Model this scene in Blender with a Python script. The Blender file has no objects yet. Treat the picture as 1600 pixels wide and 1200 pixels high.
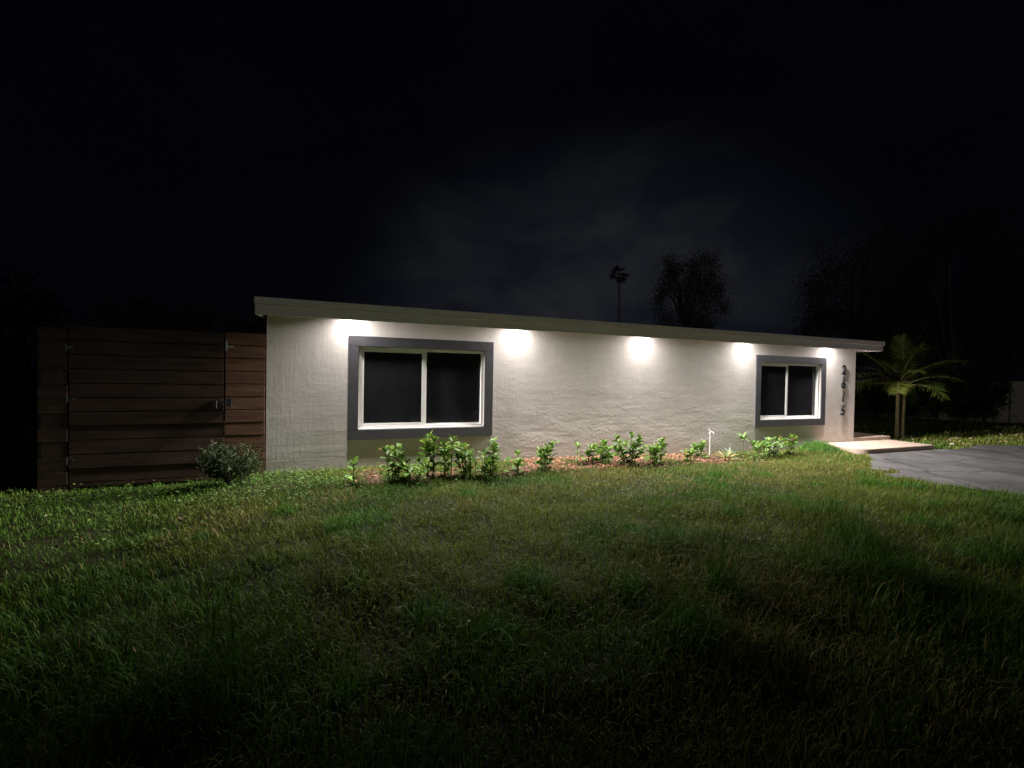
import bpy, bmesh, math, random
import numpy as np
from mathutils import Vector, Matrix
R = math.radians
rng = np.random.default_rng(7)
random.seed(7)
sc = bpy.context.scene
COL = sc.collection

# ------------------------------------------------------------------ camera
cd = bpy.data.cameras.new('camera')
cam = bpy.data.objects.new('camera', cd); COL.objects.link(cam)
yaw, pit, rol = 0.34537619, -0.01535955, 0.01764406
fw = Vector((math.sin(yaw)*math.cos(pit), math.cos(yaw)*math.cos(pit), math.sin(pit)))
rt = Vector((math.cos(yaw), -math.sin(yaw), 0)); up = rt.cross(fw)
c_, s_ = math.cos(rol), math.sin(rol)
r2, u2 = c_*rt + s_*up, -s_*rt + c_*up
m = Matrix((r2, u2, -fw)).transposed().to_4x4()
m.translation = Vector((1.3644, -7.16621, 1.50339))
cam.matrix_world = m
cd.sensor_width = 36; cd.lens = 650*36/1600
cd.clip_start = .05; cd.clip_end = 2000
sc.camera = cam

# ------------------------------------------------------------------ night sky
SUN_EL, SUN_AZ = R(14), R(200)      # azimuth clockwise from +Y: behind the camera
w = bpy.data.worlds.new('World'); sc.world = w; w.use_nodes = True
nt = w.node_tree; N = nt.nodes; L = nt.links
for n in list(N): N.remove(n)
out = N.new('ShaderNodeOutputWorld'); bg = N.new('ShaderNodeBackground')
sky = N.new('ShaderNodeTexSky'); sky.sky_type = 'NISHITA'; sky.sun_disc = False
sky.sun_elevation = SUN_EL; sky.sun_rotation = SUN_AZ
tc = N.new('ShaderNodeTexCoord')
mp = N.new('ShaderNodeMapping'); mp.inputs['Scale'].default_value = (1.6, 1.6, 3.2); mp.inputs['Location'].default_value = (3.1, .7, .2)
nz = N.new('ShaderNodeTexNoise'); nz.inputs['Scale'].default_value = 1.9; nz.inputs['Distortion'].default_value = .4; nz.inputs['Detail'].default_value = 6; nz.inputs['Roughness'].default_value = .55
rp = N.new('ShaderNodeValToRGB'); rp.color_ramp.elements[0].position = .46; rp.color_ramp.elements[1].position = .70
rp.color_ramp.elements[0].color = (0, 0, 0, 1); rp.color_ramp.elements[1].color = (1, 1, 1, 1)
# clouds catch the town's glow in one quarter of the sky
dv = N.new('ShaderNodeVectorMath'); dv.operation = 'DOT_PRODUCT'
gd = Vector((.50, .865, .13*1.6)).normalized(); dv.inputs[1].default_value = gd
nm = N.new('ShaderNodeVectorMath'); nm.operation = 'NORMALIZE'
gl = N.new('ShaderNodeMapRange'); gl.interpolation_type = 'SMOOTHSTEP'
gl.inputs['From Min'].default_value = .81; gl.inputs['From Max'].default_value = 1.0
gl.inputs['To Min'].default_value = .03; gl.inputs['To Max'].default_value = 1.0
mul = N.new('ShaderNodeMath'); mul.operation = 'MULTIPLY'
cl = N.new('ShaderNodeMix'); cl.data_type = 'RGBA'; cl.blend_type = 'MIX'
cl.inputs[6].default_value = (0, 0, 0, 1); cl.inputs[7].default_value = (.0085, .0087, .0083, 1)
base = N.new('ShaderNodeMix'); base.data_type = 'RGBA'
base.inputs[6].default_value = (.0006, .0007, .0016, 1); base.inputs[7].default_value = (.0058, .0067, .0104, 1)
sk = N.new('ShaderNodeMix'); sk.data_type = 'RGBA'; sk.blend_type = 'ADD'; sk.inputs[0].default_value = .00005
ad = N.new('ShaderNodeMix'); ad.data_type = 'RGBA'; ad.blend_type = 'ADD'; ad.inputs[0].default_value = 1
L.new(tc.outputs['Generated'], mp.inputs[0]); L.new(mp.outputs[0], nz.inputs['Vector']); L.new(nz.outputs['Fac'], rp.inputs[0])
sq = N.new('ShaderNodeMapping'); sq.inputs['Scale'].default_value = (1, 1, 1.6)
L.new(tc.outputs['Generated'], sq.inputs[0]); L.new(sq.outputs[0], nm.inputs[0]); L.new(nm.outputs[0], dv.inputs[0]); L.new(dv.outputs['Value'], gl.inputs['Value'])
L.new(rp.outputs[0], mul.inputs[0]); L.new(gl.outputs[0], mul.inputs[1])
L.new(mul.outputs[0], cl.inputs[0]); L.new(gl.outputs[0], base.inputs[0])
L.new(base.outputs[2], ad.inputs[6]); L.new(cl.outputs[2], ad.inputs[7])
L.new(ad.outputs[2], sk.inputs[6]); L.new(sky.outputs[0], sk.inputs[7])
L.new(sk.outputs[2], bg.inputs['Color']); bg.inputs['Strength'].default_value = 1
L.new(bg.outputs[0], out.inputs[0])
# faint night light from behind the camera
sd = bpy.data.lights.new('sun', 'SUN'); sd.energy = .12; sd.angle = R(12); sd.color = (1, .97, .9)
so = bpy.data.objects.new('sun', sd); COL.objects.link(so)
dirv = Vector((math.sin(SUN_AZ)*math.cos(SUN_EL), math.cos(SUN_AZ)*math.cos(SUN_EL), math.sin(SUN_EL)))
so.rotation_euler = dirv.to_track_quat('Z', 'Y').to_euler(); so.location = dirv*30

vs = sc.view_settings; vs.view_transform = 'Standard'; vs.look = 'None'; vs.gamma = 1; vs.use_curve_mapping = False
vs.exposure = 0
sc.cycles.max_bounces = 6; sc.cycles.diffuse_bounces = 3; sc.cycles.sample_clamp_indirect = 4
sc.cycles.use_denoising = True

# ------------------------------------------------------------------ helpers
def tag(o, label=None, cat=None, group=None, kind=None):
    if label: o['label'] = label
    if cat: o['category'] = cat
    if group: o['group'] = group
    if kind: o['kind'] = kind
    return o
def empty(name, loc=(0, 0, 0), rz=0):
    o = bpy.data.objects.new(name, None); COL.objects.link(o)
    o.location = loc; o.rotation_euler = (0, 0, rz); o.empty_display_size = .2
    return o
def link(name, me, mat, parent=None, loc=None):
    o = bpy.data.objects.new(name, me); COL.objects.link(o)
    if mat is not None and not me.materials: me.materials.append(mat)
    if parent: o.parent = parent
    if loc is not None: o.location = loc
    return o
class MB:
    """collects faces; build() links them as ONE mesh"""
    def __init__(s): s.v = []; s.f = []; s.n = 0
    def add(s, v, f):
        v = np.asarray(v, float)
        s.v.append(v); s.f += [tuple(int(i)+s.n for i in q) for q in f]; s.n += len(v)
        return s
    def box(s, x0, x1, y0, y1, z0, z1):
        v = [(x, y, z) for x in (x0, x1) for y in (y0, y1) for z in (z0, z1)]
        return s.add(v, [(0, 1, 3, 2), (4, 6, 7, 5), (0, 4, 5, 1), (2, 3, 7, 6), (0, 2, 6, 4), (1, 5, 7, 3)])
    def tube(s, pts, rad, n=8, cap=True):
        pts = [Vector(p) for p in pts]; k = len(pts)
        if np.isscalar(rad): rad = [rad]*k
        vs_ = []
        for i, p in enumerate(pts):
            t = (pts[min(i+1, k-1)]-pts[max(i-1, 0)]).normalized()
            a = t.cross(Vector((0, 1, 0)) if abs(t.y) < .9 else Vector((1, 0, 0))).normalized(); b = t.cross(a)
            for j in range(n):
                q = 2*math.pi*j/n
                vs_.append(p+(a*math.cos(q)+b*math.sin(q))*rad[i])
        fs = [(i*n+j, i*n+(j+1) % n, (i+1)*n+(j+1) % n, (i+1)*n+j) for i in range(k-1) for j in range(n)]
        if cap: fs += [tuple(range(n))[::-1], tuple(range((k-1)*n, k*n))]
        return s.add([tuple(q) for q in vs_], fs)
    def build(s, name, mat, parent=None, bevel=0, smooth=False, loc=None):
        me = bpy.data.meshes.new(name)
        me.from_pydata(np.concatenate(s.v).tolist(), [], s.f)
        bm = bmesh.new(); bm.from_mesh(me)
        if bevel:
            bmesh.ops.bevel(bm, geom=list(bm.edges), offset=bevel, segments=2, affect='EDGES', clamp_overlap=True)
        bmesh.ops.recalc_face_normals(bm, faces=bm.faces); bm.to_mesh(me); bm.free()
        if smooth: me.polygons.foreach_set('use_smooth', [True]*len(me.polygons))
        return link(name, me, mat, parent, loc)
def fast_mesh(name, V, quads, cols=None, tris=None, smooth=False):
    """numpy mesh: V (n,3), quads (k,4), tris (j,3), per-vertex colours"""
    me = bpy.data.meshes.new(name)
    nq = 0 if quads is None else len(quads); ntr = 0 if tris is None else len(tris)
    me.vertices.add(len(V)); me.vertices.foreach_set('co', np.ascontiguousarray(V, np.float32).ravel())
    idx = []; 
    if nq: idx.append(np.asarray(quads, np.int32).ravel())
    if ntr: idx.append(np.asarray(tris, np.int32).ravel())
    idx = np.concatenate(idx)
    me.loops.add(len(idx)); me.loops.foreach_set('vertex_index', idx)
    me.polygons.add(nq+ntr)
    st = np.concatenate([np.arange(nq)*4, nq*4+np.arange(ntr)*3]).astype(np.int32)
    me.polygons.foreach_set('loop_start', st)
    if smooth: me.polygons.foreach_set('use_smooth', np.ones(nq+ntr, bool))
    me.update(calc_edges=True)
    if cols is not None:
        a = me.color_attributes.new('tint', 'FLOAT_COLOR', 'POINT')
        c4 = np.ones((len(V), 4), np.float32); c4[:, :3] = cols
        a.data.foreach_set('color', c4.ravel())
    return me
_tab = np.random.default_rng(99).random((256, 256))
def vnoise(x, y, s=1.0, o=0):
    x = np.asarray(x, float)*s+o*17.3+1000; y = np.asarray(y, float)*s+o*5.7+1000
    xi = np.floor(x).astype(int); yi = np.floor(y).astype(int); fx = x-xi; fy = y-yi
    fx = fx*fx*(3-2*fx); fy = fy*fy*(3-2*fy)
    g = lambda a, b: _tab[a % 256, b % 256]
    return (g(xi, yi)*(1-fx)+g(xi+1, yi)*fx)*(1-fy)+(g(xi, yi+1)*(1-fx)+g(xi+1, yi+1)*fx)*fy
def ss(a, b, x):
    t = np.clip((np.asarray(x, float)-a)/(b-a), 0, 1); return t*t*(3-2*t)

# ------------------------------------------------------------------ materials
def new_mat(name):
    m_ = bpy.data.materials.new(name); m_.use_nodes = True
    return m_, m_.node_tree.nodes, m_.node_tree.links, m_.node_tree.nodes['Principled BSDF']
def noisy(name, c0, c1, scale=8, rough=.6, bump=.0, bscale=40, detail=6, stretch=(1, 1, 1), spec=.3, metal=0):
    m_, n, l, p = new_mat(name)
    t = n.new('ShaderNodeTexCoord'); mpp = n.new('ShaderNodeMapping'); mpp.inputs['Scale'].default_value = stretch
    z = n.new('ShaderNodeTexNoise'); z.inputs['Scale'].default_value = scale; z.inputs['Detail'].default_value = detail
    r_ = n.new('ShaderNodeValToRGB'); r_.color_ramp.elements[0].position = .3; r_.color_ramp.elements[1].position = .7
    r_.color_ramp.elements[0].color = (*c0, 1); r_.color_ramp.elements[1].color = (*c1, 1)
    l.new(t.outputs['Object'], mpp.inputs[0]); l.new(mpp.outputs[0], z.inputs['Vector']); l.new(z.outputs['Fac'], r_.inputs[0])
    l.new(r_.outputs[0], p.inputs['Base Color'])
    p.inputs['Roughness'].default_value = rough; p.inputs['Specular IOR Level'].default_value = spec; p.inputs['Metallic'].default_value = metal
    if bump:
        z2 = n.new('ShaderNodeTexNoise'); z2.inputs['Scale'].default_value = bscale; z2.inputs['Detail'].default_value = 6
        b = n.new('ShaderNodeBump'); b.inputs['Strength'].default_value = bump; b.inputs['Distance'].default_value = .02
        l.new(mpp.outputs[0], z2.inputs['Vector']); l.new(z2.outputs['Fac'], b.inputs['Height']); l.new(b.outputs[0], p.inputs['Normal'])
    return m_
def leafy(name, rough=.45, trans=.25, spec=.35):
    """reads the leaf's own colour from the mesh; leaves let some light through"""
    m_, n, l, p = new_mat(name)
    a = n.new('ShaderNodeAttribute'); a.attribute_name = 'tint'
    l.new(a.outputs['Color'], p.inputs['Base Color']); p.inputs['Roughness'].default_value = rough
    p.inputs['Specular IOR Level'].default_value = spec
    tr = n.new('ShaderNodeBsdfTranslucent'); mx = n.new('ShaderNodeMixShader'); mx.inputs[0].default_value = trans
    l.new(a.outputs['Color'], tr.inputs['Color'])
    o = n['Material Output']; l.new(p.outputs[0], mx.inputs[1]); l.new(tr.outputs[0], mx.inputs[2]); l.new(mx.outputs[0], o.inputs['Surface'])
    return m_
def stucco():
    m_, n, l, p = new_mat('painted_stucco')
    t = n.new('ShaderNodeTexCoord')
    def noise(sc_, scale, detail=5, rough=.6):
        mpp = n.new('ShaderNodeMapping'); mpp.inputs['Scale'].default_value = sc_
        z = n.new('ShaderNodeTexNoise'); z.inputs['Scale'].default_value = scale; z.inputs['Detail'].default_value = detail; z.inputs['Roughness'].default_value = rough
        l.new(t.outputs['Object'], mpp.inputs[0]); l.new(mpp.outputs[0], z.inputs['Vector']); return z.outputs['Fac']
    def math_(op, a, b=None, clamp=False):
        k = n.new('ShaderNodeMath'); k.operation = op; k.use_clamp = clamp
        for i, v in enumerate((a, b)):
            if v is None: continue
            if hasattr(v, 'links'): l.new(v, k.inputs[i])
            else: k.inputs[i].default_value = v
        return k.outputs[0]
    streak = noise((1, 1, .11), 21, 5, .7)          # combed vertically
    rough_ = noise((1, 1, 1), 17, 6, .65)            # trowelled patches
    fine = noise((1, 1, 1), 90, 3, .6)
    patch = noise((1, 1, 1.6), .9, 3, .5)
    sx = n.new('ShaderNodeSeparateXYZ'); l.new(t.outputs['Object'], sx.inputs[0])
    hi = n.new('ShaderNodeMapRange'); hi.inputs['From Min'].default_value = .5; hi.inputs['From Max'].default_value = 1.7
    hi.inputs['To Min'].default_value = -.22; hi.inputs['To Max'].default_value = .3
    l.new(sx.outputs['Z'], hi.inputs['Value'])
    lf = n.new('ShaderNodeMapRange'); lf.inputs['From Min'].default_value = 1.5; lf.inputs['From Max'].default_value = 4.5
    lf.inputs['To Min'].default_value = .30; lf.inputs['To Max'].default_value = .0; l.new(sx.outputs['X'], lf.inputs['Value'])
    msk = math_('ADD', math_('ADD', patch, hi.outputs[0]), lf.outputs[0])
    mr = n.new('ShaderNodeMapRange'); mr.interpolation_type = 'SMOOTHSTEP'; mr.inputs['From Min'].default_value = .36; mr.inputs['From Max'].default_value = .62
    l.new(msk, mr.inputs['Value'])
    a = math_('MULTIPLY', math_('MULTIPLY', streak, math_('ADD', math_('MULTIPLY', noise((1, 1, .5), 3.1, 3, .6), 2.0), -.3)), mr.outputs[0])
    b = math_('MULTIPLY', rough_, math_('SUBTRACT', 1.0, mr.outputs[0]))
    b = math_('MULTIPLY', b, math_('ADD', math_('MULTIPLY', noise((1, 1, 2.2), 1.5, 3, .5), 3.4), -1.15, True))
    # block courses showing through
    zz = math_('PINGPONG', math_('ADD', sx.outputs['Z'], math_('MULTIPLY', noise((1, 1, 1), 3, 2, .5), .03)), .1)
    jn = n.new('ShaderNodeMapRange'); jn.inputs['From Min'].default_value = 0; jn.inputs['From Max'].default_value = .014
    l.new(zz, jn.inputs['Value'])
    h = math_('ADD', math_('ADD', math_('MULTIPLY', a, .62), math_('ADD', b, math_('MULTIPLY', math_('MULTIPLY', rough_, .55), math_('ADD', math_('MULTIPLY', noise((1, 1, 3), 1.4, 3, .5), 3.0), -1.05, True)))), math_('MULTIPLY', math_('MULTIPLY', jn.outputs[0], noise((1, 1, 1), 1.7, 2, .5)), .07))
    h = math_('ADD', h, math_('MULTIPLY', fine, .18))
    bp = n.new('ShaderNodeBump'); bp.inputs['Strength'].default_value = .37; bp.inputs['Distance'].default_value = .016
    l.new(h, bp.inputs['Height']); l.new(bp.outputs[0], p.inputs['Normal'])
    r_ = n.new('ShaderNodeValToRGB'); r_.color_ramp.elements[0].position = .3; r_.color_ramp.elements[1].position = .75
    r_.color_ramp.elements[0].color = (.565, .525, .495, 1); r_.color_ramp.elements[1].color = (.655, .61, .58, 1)
    l.new(noise((1, 1, .6), 1.7, 5, .6), r_.inputs[0])
    # soil splash along the foot of the wall
    sp = n.new('ShaderNodeMapRange'); sp.inputs['From Min'].default_value = .0; sp.inputs['From Max'].default_value = .45
    sp.inputs['To Min'].default_value = .6; sp.inputs['To Max'].default_value = 0; 
    l.new(math_('ADD', sx.outputs['Z'], math_('MULTIPLY', noise((1, 1, 1), 4, 4, .6), .22)), sp.inputs['Value'])
    mx = n.new('ShaderNodeMix'); mx.data_type = 'RGBA'; l.new(sp.outputs[0], mx.inputs[0]); l.new(r_.outputs[0], mx.inputs[6]); mx.inputs[7].default_value = (.33, .29, .22, 1)
    l.new(mx.outputs[2], p.inputs['Base Color'])
    p.inputs['Roughness'].default_value = .75; p.inputs['Specular IOR Level'].default_value = .25
    return m_
def emis(name, col, st):
    m_, n, l, p = new_mat(name)
    p.inputs['Base Color'].default_value = (.8, .8, .8, 1); p.inputs['Emission Color'].default_value = (*col, 1); p.inputs['Emission Strength'].default_value = st
    return m_
M = {}
M['stucco'] = stucco()
M['fascia'] = noisy('fascia_paint', (.66, .60, .59), (.74, .68, .67), 3, .6, .15, 60, stretch=(.3, 1, 1))
M['soffit'] = noisy('soffit_paint', (.6, .58, .55), (.68, .66, .63), 4, .7, .1)
M['roofing'] = noisy('roofing_felt', (.03, .03, .032), (.06, .06, .06), 30, .9, .3)
M['trim'] = noisy('grey_trim_paint', (.068, .066, .076), (.088, .085, .096), 6, .38, .06, 120, spec=.5)
M['vinyl'] = noisy('white_vinyl', (.76, .75, .73), (.83, .82, .80), 5, .4, .02, spec=.4)
M['glass'] = noisy('dark_window_glass', (.0105, .0105, .0125), (.0165, .0162, .019), 2.5, .09, 0, spec=.5)
M['black_metal'] = noisy('black_metal', (.012, .012, .013), (.022, .022, .023), 20, .4, .05, spec=.5)
M['steel'] = noisy('galvanised_steel', (.18, .18, .175), (.30, .30, .29), 25, .4, .05, metal=.7)
M['pvc'] = noisy('white_pvc', (.34, .33, .31), (.42, .41, .39), 14, .4, .03)
M['lens'] = emis('lit_lamp_lens', (1, .93, .82), 12)
M['slab'] = noisy('porch_concrete', (.30, .225, .175), (.40, .31, .25), 5, .8, .35, 60)
M['asphalt'] = noisy('worn_driveway', (.042, .041, .043), (.080, .077, .078), 2.2, .85, .5, 55)
def drive_mat():
    m_ = noisy('worn_driveway', (.050, .048, .049), (.105, .101, .100), 1.6, .9, .55, 60)
    n = m_.node_tree.nodes; l = m_.node_tree.links; p = n['Principled BSDF']; src = p.inputs['Base Color'].links[0].from_socket
    t = n.new('ShaderNodeTexCoord')
    wz = n.new('ShaderNodeTexNoise'); wz.inputs['Scale'].default_value = 1.5; wz.inputs['Detail'].default_value = 4
    ad_ = n.new('ShaderNodeVectorMath'); ad_.operation = 'MULTIPLY_ADD'; ad_.inputs[1].default_value = (.5, .5, .5)
    l.new(t.outputs['Object'], wz.inputs['Vector']); l.new(wz.outputs['Color'], ad_.inputs[0]); l.new(t.outputs['Object'], ad_.inputs[2])
    v = n.new('ShaderNodeTexVoronoi'); v.feature = 'DISTANCE_TO_EDGE'; v.inputs['Scale'].default_value = .55; l.new(ad_.outputs[0], v.inputs['Vector'])
    cr = n.new('ShaderNodeMapRange'); cr.inputs['From Min'].default_value = .004; cr.inputs['From Max'].default_value = .022; cr.inputs['To Min'].default_value = .35; l.new(v.outputs['Distance'], cr.inputs['Value'])
    sp_ = n.new('ShaderNodeTexNoise'); sp_.inputs['Scale'].default_value = 130; sp_.inputs['Detail'].default_value = 2; l.new(t.outputs['Object'], sp_.inputs['Vector'])
    sr = n.new('ShaderNodeMapRange'); sr.inputs['From Min'].default_value = .35; sr.inputs['From Max'].default_value = .68; sr.inputs['To Min'].default_value = .6; sr.inputs['To Max'].default_value = 1.5; l.new(sp_.outputs['Fac'], sr.inputs['Value'])
    st_ = n.new('ShaderNodeTexNoise'); st_.inputs['Scale'].default_value = .9; st_.inputs['Detail'].default_value = 5; l.new(ad_.outputs[0], st_.inputs['Vector'])
    tr_ = n.new('ShaderNodeMapRange'); tr_.inputs['From Min'].default_value = .35; tr_.inputs['From Max'].default_value = .55; tr_.inputs['To Min'].default_value = .62; l.new(st_.outputs['Fac'], tr_.inputs['Value'])
    k1 = n.new('ShaderNodeMath'); k1.operation = 'MULTIPLY'; l.new(cr.outputs[0], k1.inputs[0]); l.new(sr.outputs[0], k1.inputs[1])
    k2 = n.new('ShaderNodeMath'); k2.operation = 'MULTIPLY'; l.new(k1.outputs[0], k2.inputs[0]); l.new(tr_.outputs[0], k2.inputs[1])
    mx = n.new('ShaderNodeVectorMath'); mx.operation = 'SCALE'; l.new(src, mx.inputs[0]); l.new(k2.outputs[0], mx.inputs['Scale']); l.new(mx.outputs[0], p.inputs['Base Color'])
    return m_
M['asphalt'] = drive_mat()
M['wood'] = noisy('stained_boards_dim', (.024, .0115, .007), (.070, .037, .021), 2.4, .6, .35, 30, stretch=(.6, 4, 6))  # board wood with the dimness of gate and posts put into its colour
M['wood_lit'] = noisy('reddish_boards_lit', (.075, .034, .019), (.185, .097, .054), 2.4, .6, .35, 30, stretch=(.6, 4, 6))  # same boards lightened: lamplight beside the house wall painted into the colour
M['wood_old'] = noisy('raw_wood_edge', (.30, .24, .17), (.40, .32, .23), 9, .7, .2, stretch=(4, 4, .7))
M['bark'] = noisy('bark', (.06, .045, .03), (.12, .095, .065), 12, .9, .7, 25, stretch=(1, 1, .3))
M['palm_stem'] = noisy('palm_stem', (.20, .17, .08), (.34, .29, .16), 7, .7, .4, 20, stretch=(.6, .6, 3))
M['stem'] = noisy('plant_stem', (.08, .075, .04), (.14, .12, .07), 30, .7, .2)
M['concrete'] = noisy('old_concrete_wall', (.26, .235, .19), (.40, .365, .30), 3, .9, .4, 20)
M['grass'] = leafy('grass_blades', .6, .25, .12)
M['leaf'] = leafy('glossy_leaves', .5, .2, .25)
M['tree_leaf'] = leafy('tree_leaves', .6, .15, .2)
M['chips'] = leafy('wood_chips', .85, 0, .15)

# ------------------------------------------------------------------ layout: ground height and regions
def gz(x, y):
    x = np.asarray(x, float); y = np.asarray(y, float)
    z = -.12*ss(4, 11, x)-.09*ss(0, -1.2, x)
    und = (vnoise(x, y, .9, 3)-.5)*.08+(vnoise(x, y, 2.6, 4)-.5)*.06
    k = ss(-1.0, -2.2, y)*(1-ss(9.0, 10.2, x))
    z = z+und*k*(1-ss(20, 40, np.hypot(x, y)))
    z = z+.13*np.exp(-((x-11.75)/.42)**2-((y+.22)/.34)**2)      # grassy hump by the wall corner
    return z
DRIVE = [(12.2, -1.0), (11.6, -1.45), (11.05, -1.75), (10.45, -2.1), (10.55, -2.28), (10.95, -2.15), (10.62, -2.45), (10.15, -2.42), (9.98, -2.62), (10.2, -2.72),
         (10.32, -2.66), (10.12, -3.0), (10.25, -3.3), (10.42, -3.6), (10.5, -4.0), (10.75, -4.8), (10.9, -6), (11.2, -8), (11.5, -13), (19.5, -13), (19.2, -8), (18.8, -4), (18.9, -1.6), (18.3, -1.2),
         (17.7, -.95), (17.0, -.88), (16.3, -1.02), (15.5, -1.12), (14.8, -.94), (13.5, -.9)]
def wob(poly, step=.12, amp=.05):
    o = []
    for i, a in enumerate(poly):
        b = poly[(i+1) % len(poly)]; k = max(1, int(math.hypot(b[0]-a[0], b[1]-a[1])/step))
        for j in range(k):
            t = j/k; x = a[0]+(b[0]-a[0])*t; y = a[1]+(b[1]-a[1])*t
            o.append((x+(float(vnoise(x, y, 6, 1))-.5)*2*amp, y+(float(vnoise(x, y, 6, 2))-.5)*2*amp))
    return o
DR = wob(DRIVE)
def in_poly(x, y, poly):
    r_ = np.zeros(len(x), bool); n = len(poly)
    for i in range(n):
        (x0, y0), (x1, y1) = poly[i], poly[(i+1) % n]
        if y0 == y1: continue
        c = ((y0 > y) != (y1 > y)) & (x < (x1-x0)*(y-y0)/(y1-y0)+x0)
        r_ ^= c
    return r_
def bed(x, y):
    """0..1: how much the mulch bed shows at a point"""
    e = -1.12+.16*(vnoise(x, y, 2.2, 8)-.5)*2
    k = ss(-.14, .1, y-e)*ss(1.0, 1.6, x)*(1-ss(8.3, 9.6, x))
    k = k*ss(.22, .48, vnoise(x, y, 2.0, 44)*.7+.3*vnoise(x, y, 5.5, 45)+.16*ss(3.6, 4.3, x)*(1-ss(7.2, 8.4, x))-.12*(1-ss(3.0, 3.9, x)))
    return k
def no_grass(x, y):
    b = (y > -.03) & (x > -2.6) & (x < 13.45) & (y < 9)
    b |= (x > 12.05) & (x < 14.9) & (y > -1.0) & (y < .1)
    b |= (x > 13.4) & (x < 15.0) & (y > -.02) & (y < 1.6)
    return b

# ------------------------------------------------------------------ ground
def axis(a, b, st, far):
    f_ = np.arange(a, b+1e-6, st)
    return np.concatenate([[-1200, -500, -200, -80, -40, a-12, a-5, a-2], f_, [b+2, b+5, b+12, b+30, 80+b, 300, 600, 1200]])
X = axis(-7, 20, .1, 0); Y = axis(-12, 4, .1, 0)
gx, gy = np.meshgrid(X, Y); nx, ny = len(X), len(Y)
zz = gz(gx.ravel(), gy.ravel())-.012
V = np.stack([gx.ravel(), gy.ravel(), zz], 1)
i0 = (np.arange(ny-1)[:, None]*nx+np.arange(nx-1)[None]).ravel()
Q = np.stack([i0, i0+1, i0+1+nx, i0+nx], 1)
bd = bed(V[:, 0], V[:, 1])[:, None]
n1 = vnoise(V[:, 0], V[:, 1], 3, 5)[:, None]
turf = np.array([.022, .032, .008])*(1-n1)+np.array([.040, .042, .014])*n1
soil = np.array([.10, .062, .040])*(.7+.6*n1)
me = fast_mesh('lawn_ground', V, Q, turf*(1-bd)+soil*bd, smooth=True)
def ground_mat():
    m_, n, l, p = new_mat('lawn_soil')
    a = n.new('ShaderNodeAttribute'); a.attribute_name = 'tint'
    t = n.new('ShaderNodeTexCoord'); z = n.new('ShaderNodeTexNoise'); z.inputs['Scale'].default_value = 35; z.inputs['Detail'].default_value = 6
    mx = n.new('ShaderNodeMix'); mx.data_type = 'RGBA'; mx.blend_type = 'MULTIPLY'; mx.inputs[0].default_value = .8
    l.new(t.outputs['Object'], z.inputs['Vector']); l.new(a.outputs['Color'], mx.inputs[6]); l.new(z.outputs['Color'], mx.inputs[7]); l.new(mx.outputs[2], p.inputs['Base Color'])
    b = n.new('ShaderNodeBump'); b.inputs['Strength'].default_value = .8; b.inputs['Distance'].default_value = .03
    l.new(z.outputs['Fac'], b.inputs['Height']); l.new(b.outputs[0], p.inputs['Normal']); p.inputs['Roughness'].default_value = .95; p.inputs['Specular IOR Level'].default_value = .1
    return m_
tag(link('ground', me, ground_mat()), 'lawn soil under the grass in front of the house', None, None, 'structure')

# driveway: one worn slab with a broken edge
bm = bmesh.new(); vs_ = [bm.verts.new((x, y, -.104)) for x, y in DR]; f = bm.faces.new(vs_)
r_ = bmesh.ops.extrude_face_region(bm, geom=[f]); 
for v in r_['geom']:
    if isinstance(v, bmesh.types.BMVert): v.co.z -= .05
bmesh.ops.triangulate(bm, faces=[q for q in bm.faces if len(q.verts) > 4]); bmesh.ops.recalc_face_normals(bm, faces=bm.faces)
me = bpy.data.meshes.new('driveway'); bm.to_mesh(me); bm.free()
tag(link('driveway', me, M['asphalt']), 'worn grey driveway with a ragged grass edge', None, None, 'structure')

# porch slabs
def slab(x0, x1, y0, y1, z0, z1, rc):
    pts = []
    for k in range(7):
        a = math.pi+ k/6*math.pi/2
        pts.append((x0+rc+rc*math.cos(a), y0+rc+rc*math.sin(a)))
    pts += [(x1-.03, y0), (x1, y0+.03), (x1, y1), (x0, y1)]
    n = len(pts); v = [(x, y, z1) for x, y in pts]+[(x, y, z0) for x, y in pts]
    return MB().add(v, [tuple(range(n)), tuple(range(2*n-1, n-1, -1))]+[(i, i+n, (i+1) % n+n, (i+1) % n) for i in range(n)])
o = slab(12.05, 14.88, -.98, -.006, -.3, 0, .32).build('porch_step', M['slab'], bevel=.012)
tag(o, 'lower tan concrete step reaching from the wall corner to the driveway', 'step')
o = slab(13.44, 14.98, -.002, 1.7, -.3, .085, .02).build('porch_landing', M['slab'], bevel=.01)
tag(o, 'raised tan porch landing behind the lower concrete step', 'landing')

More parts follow.
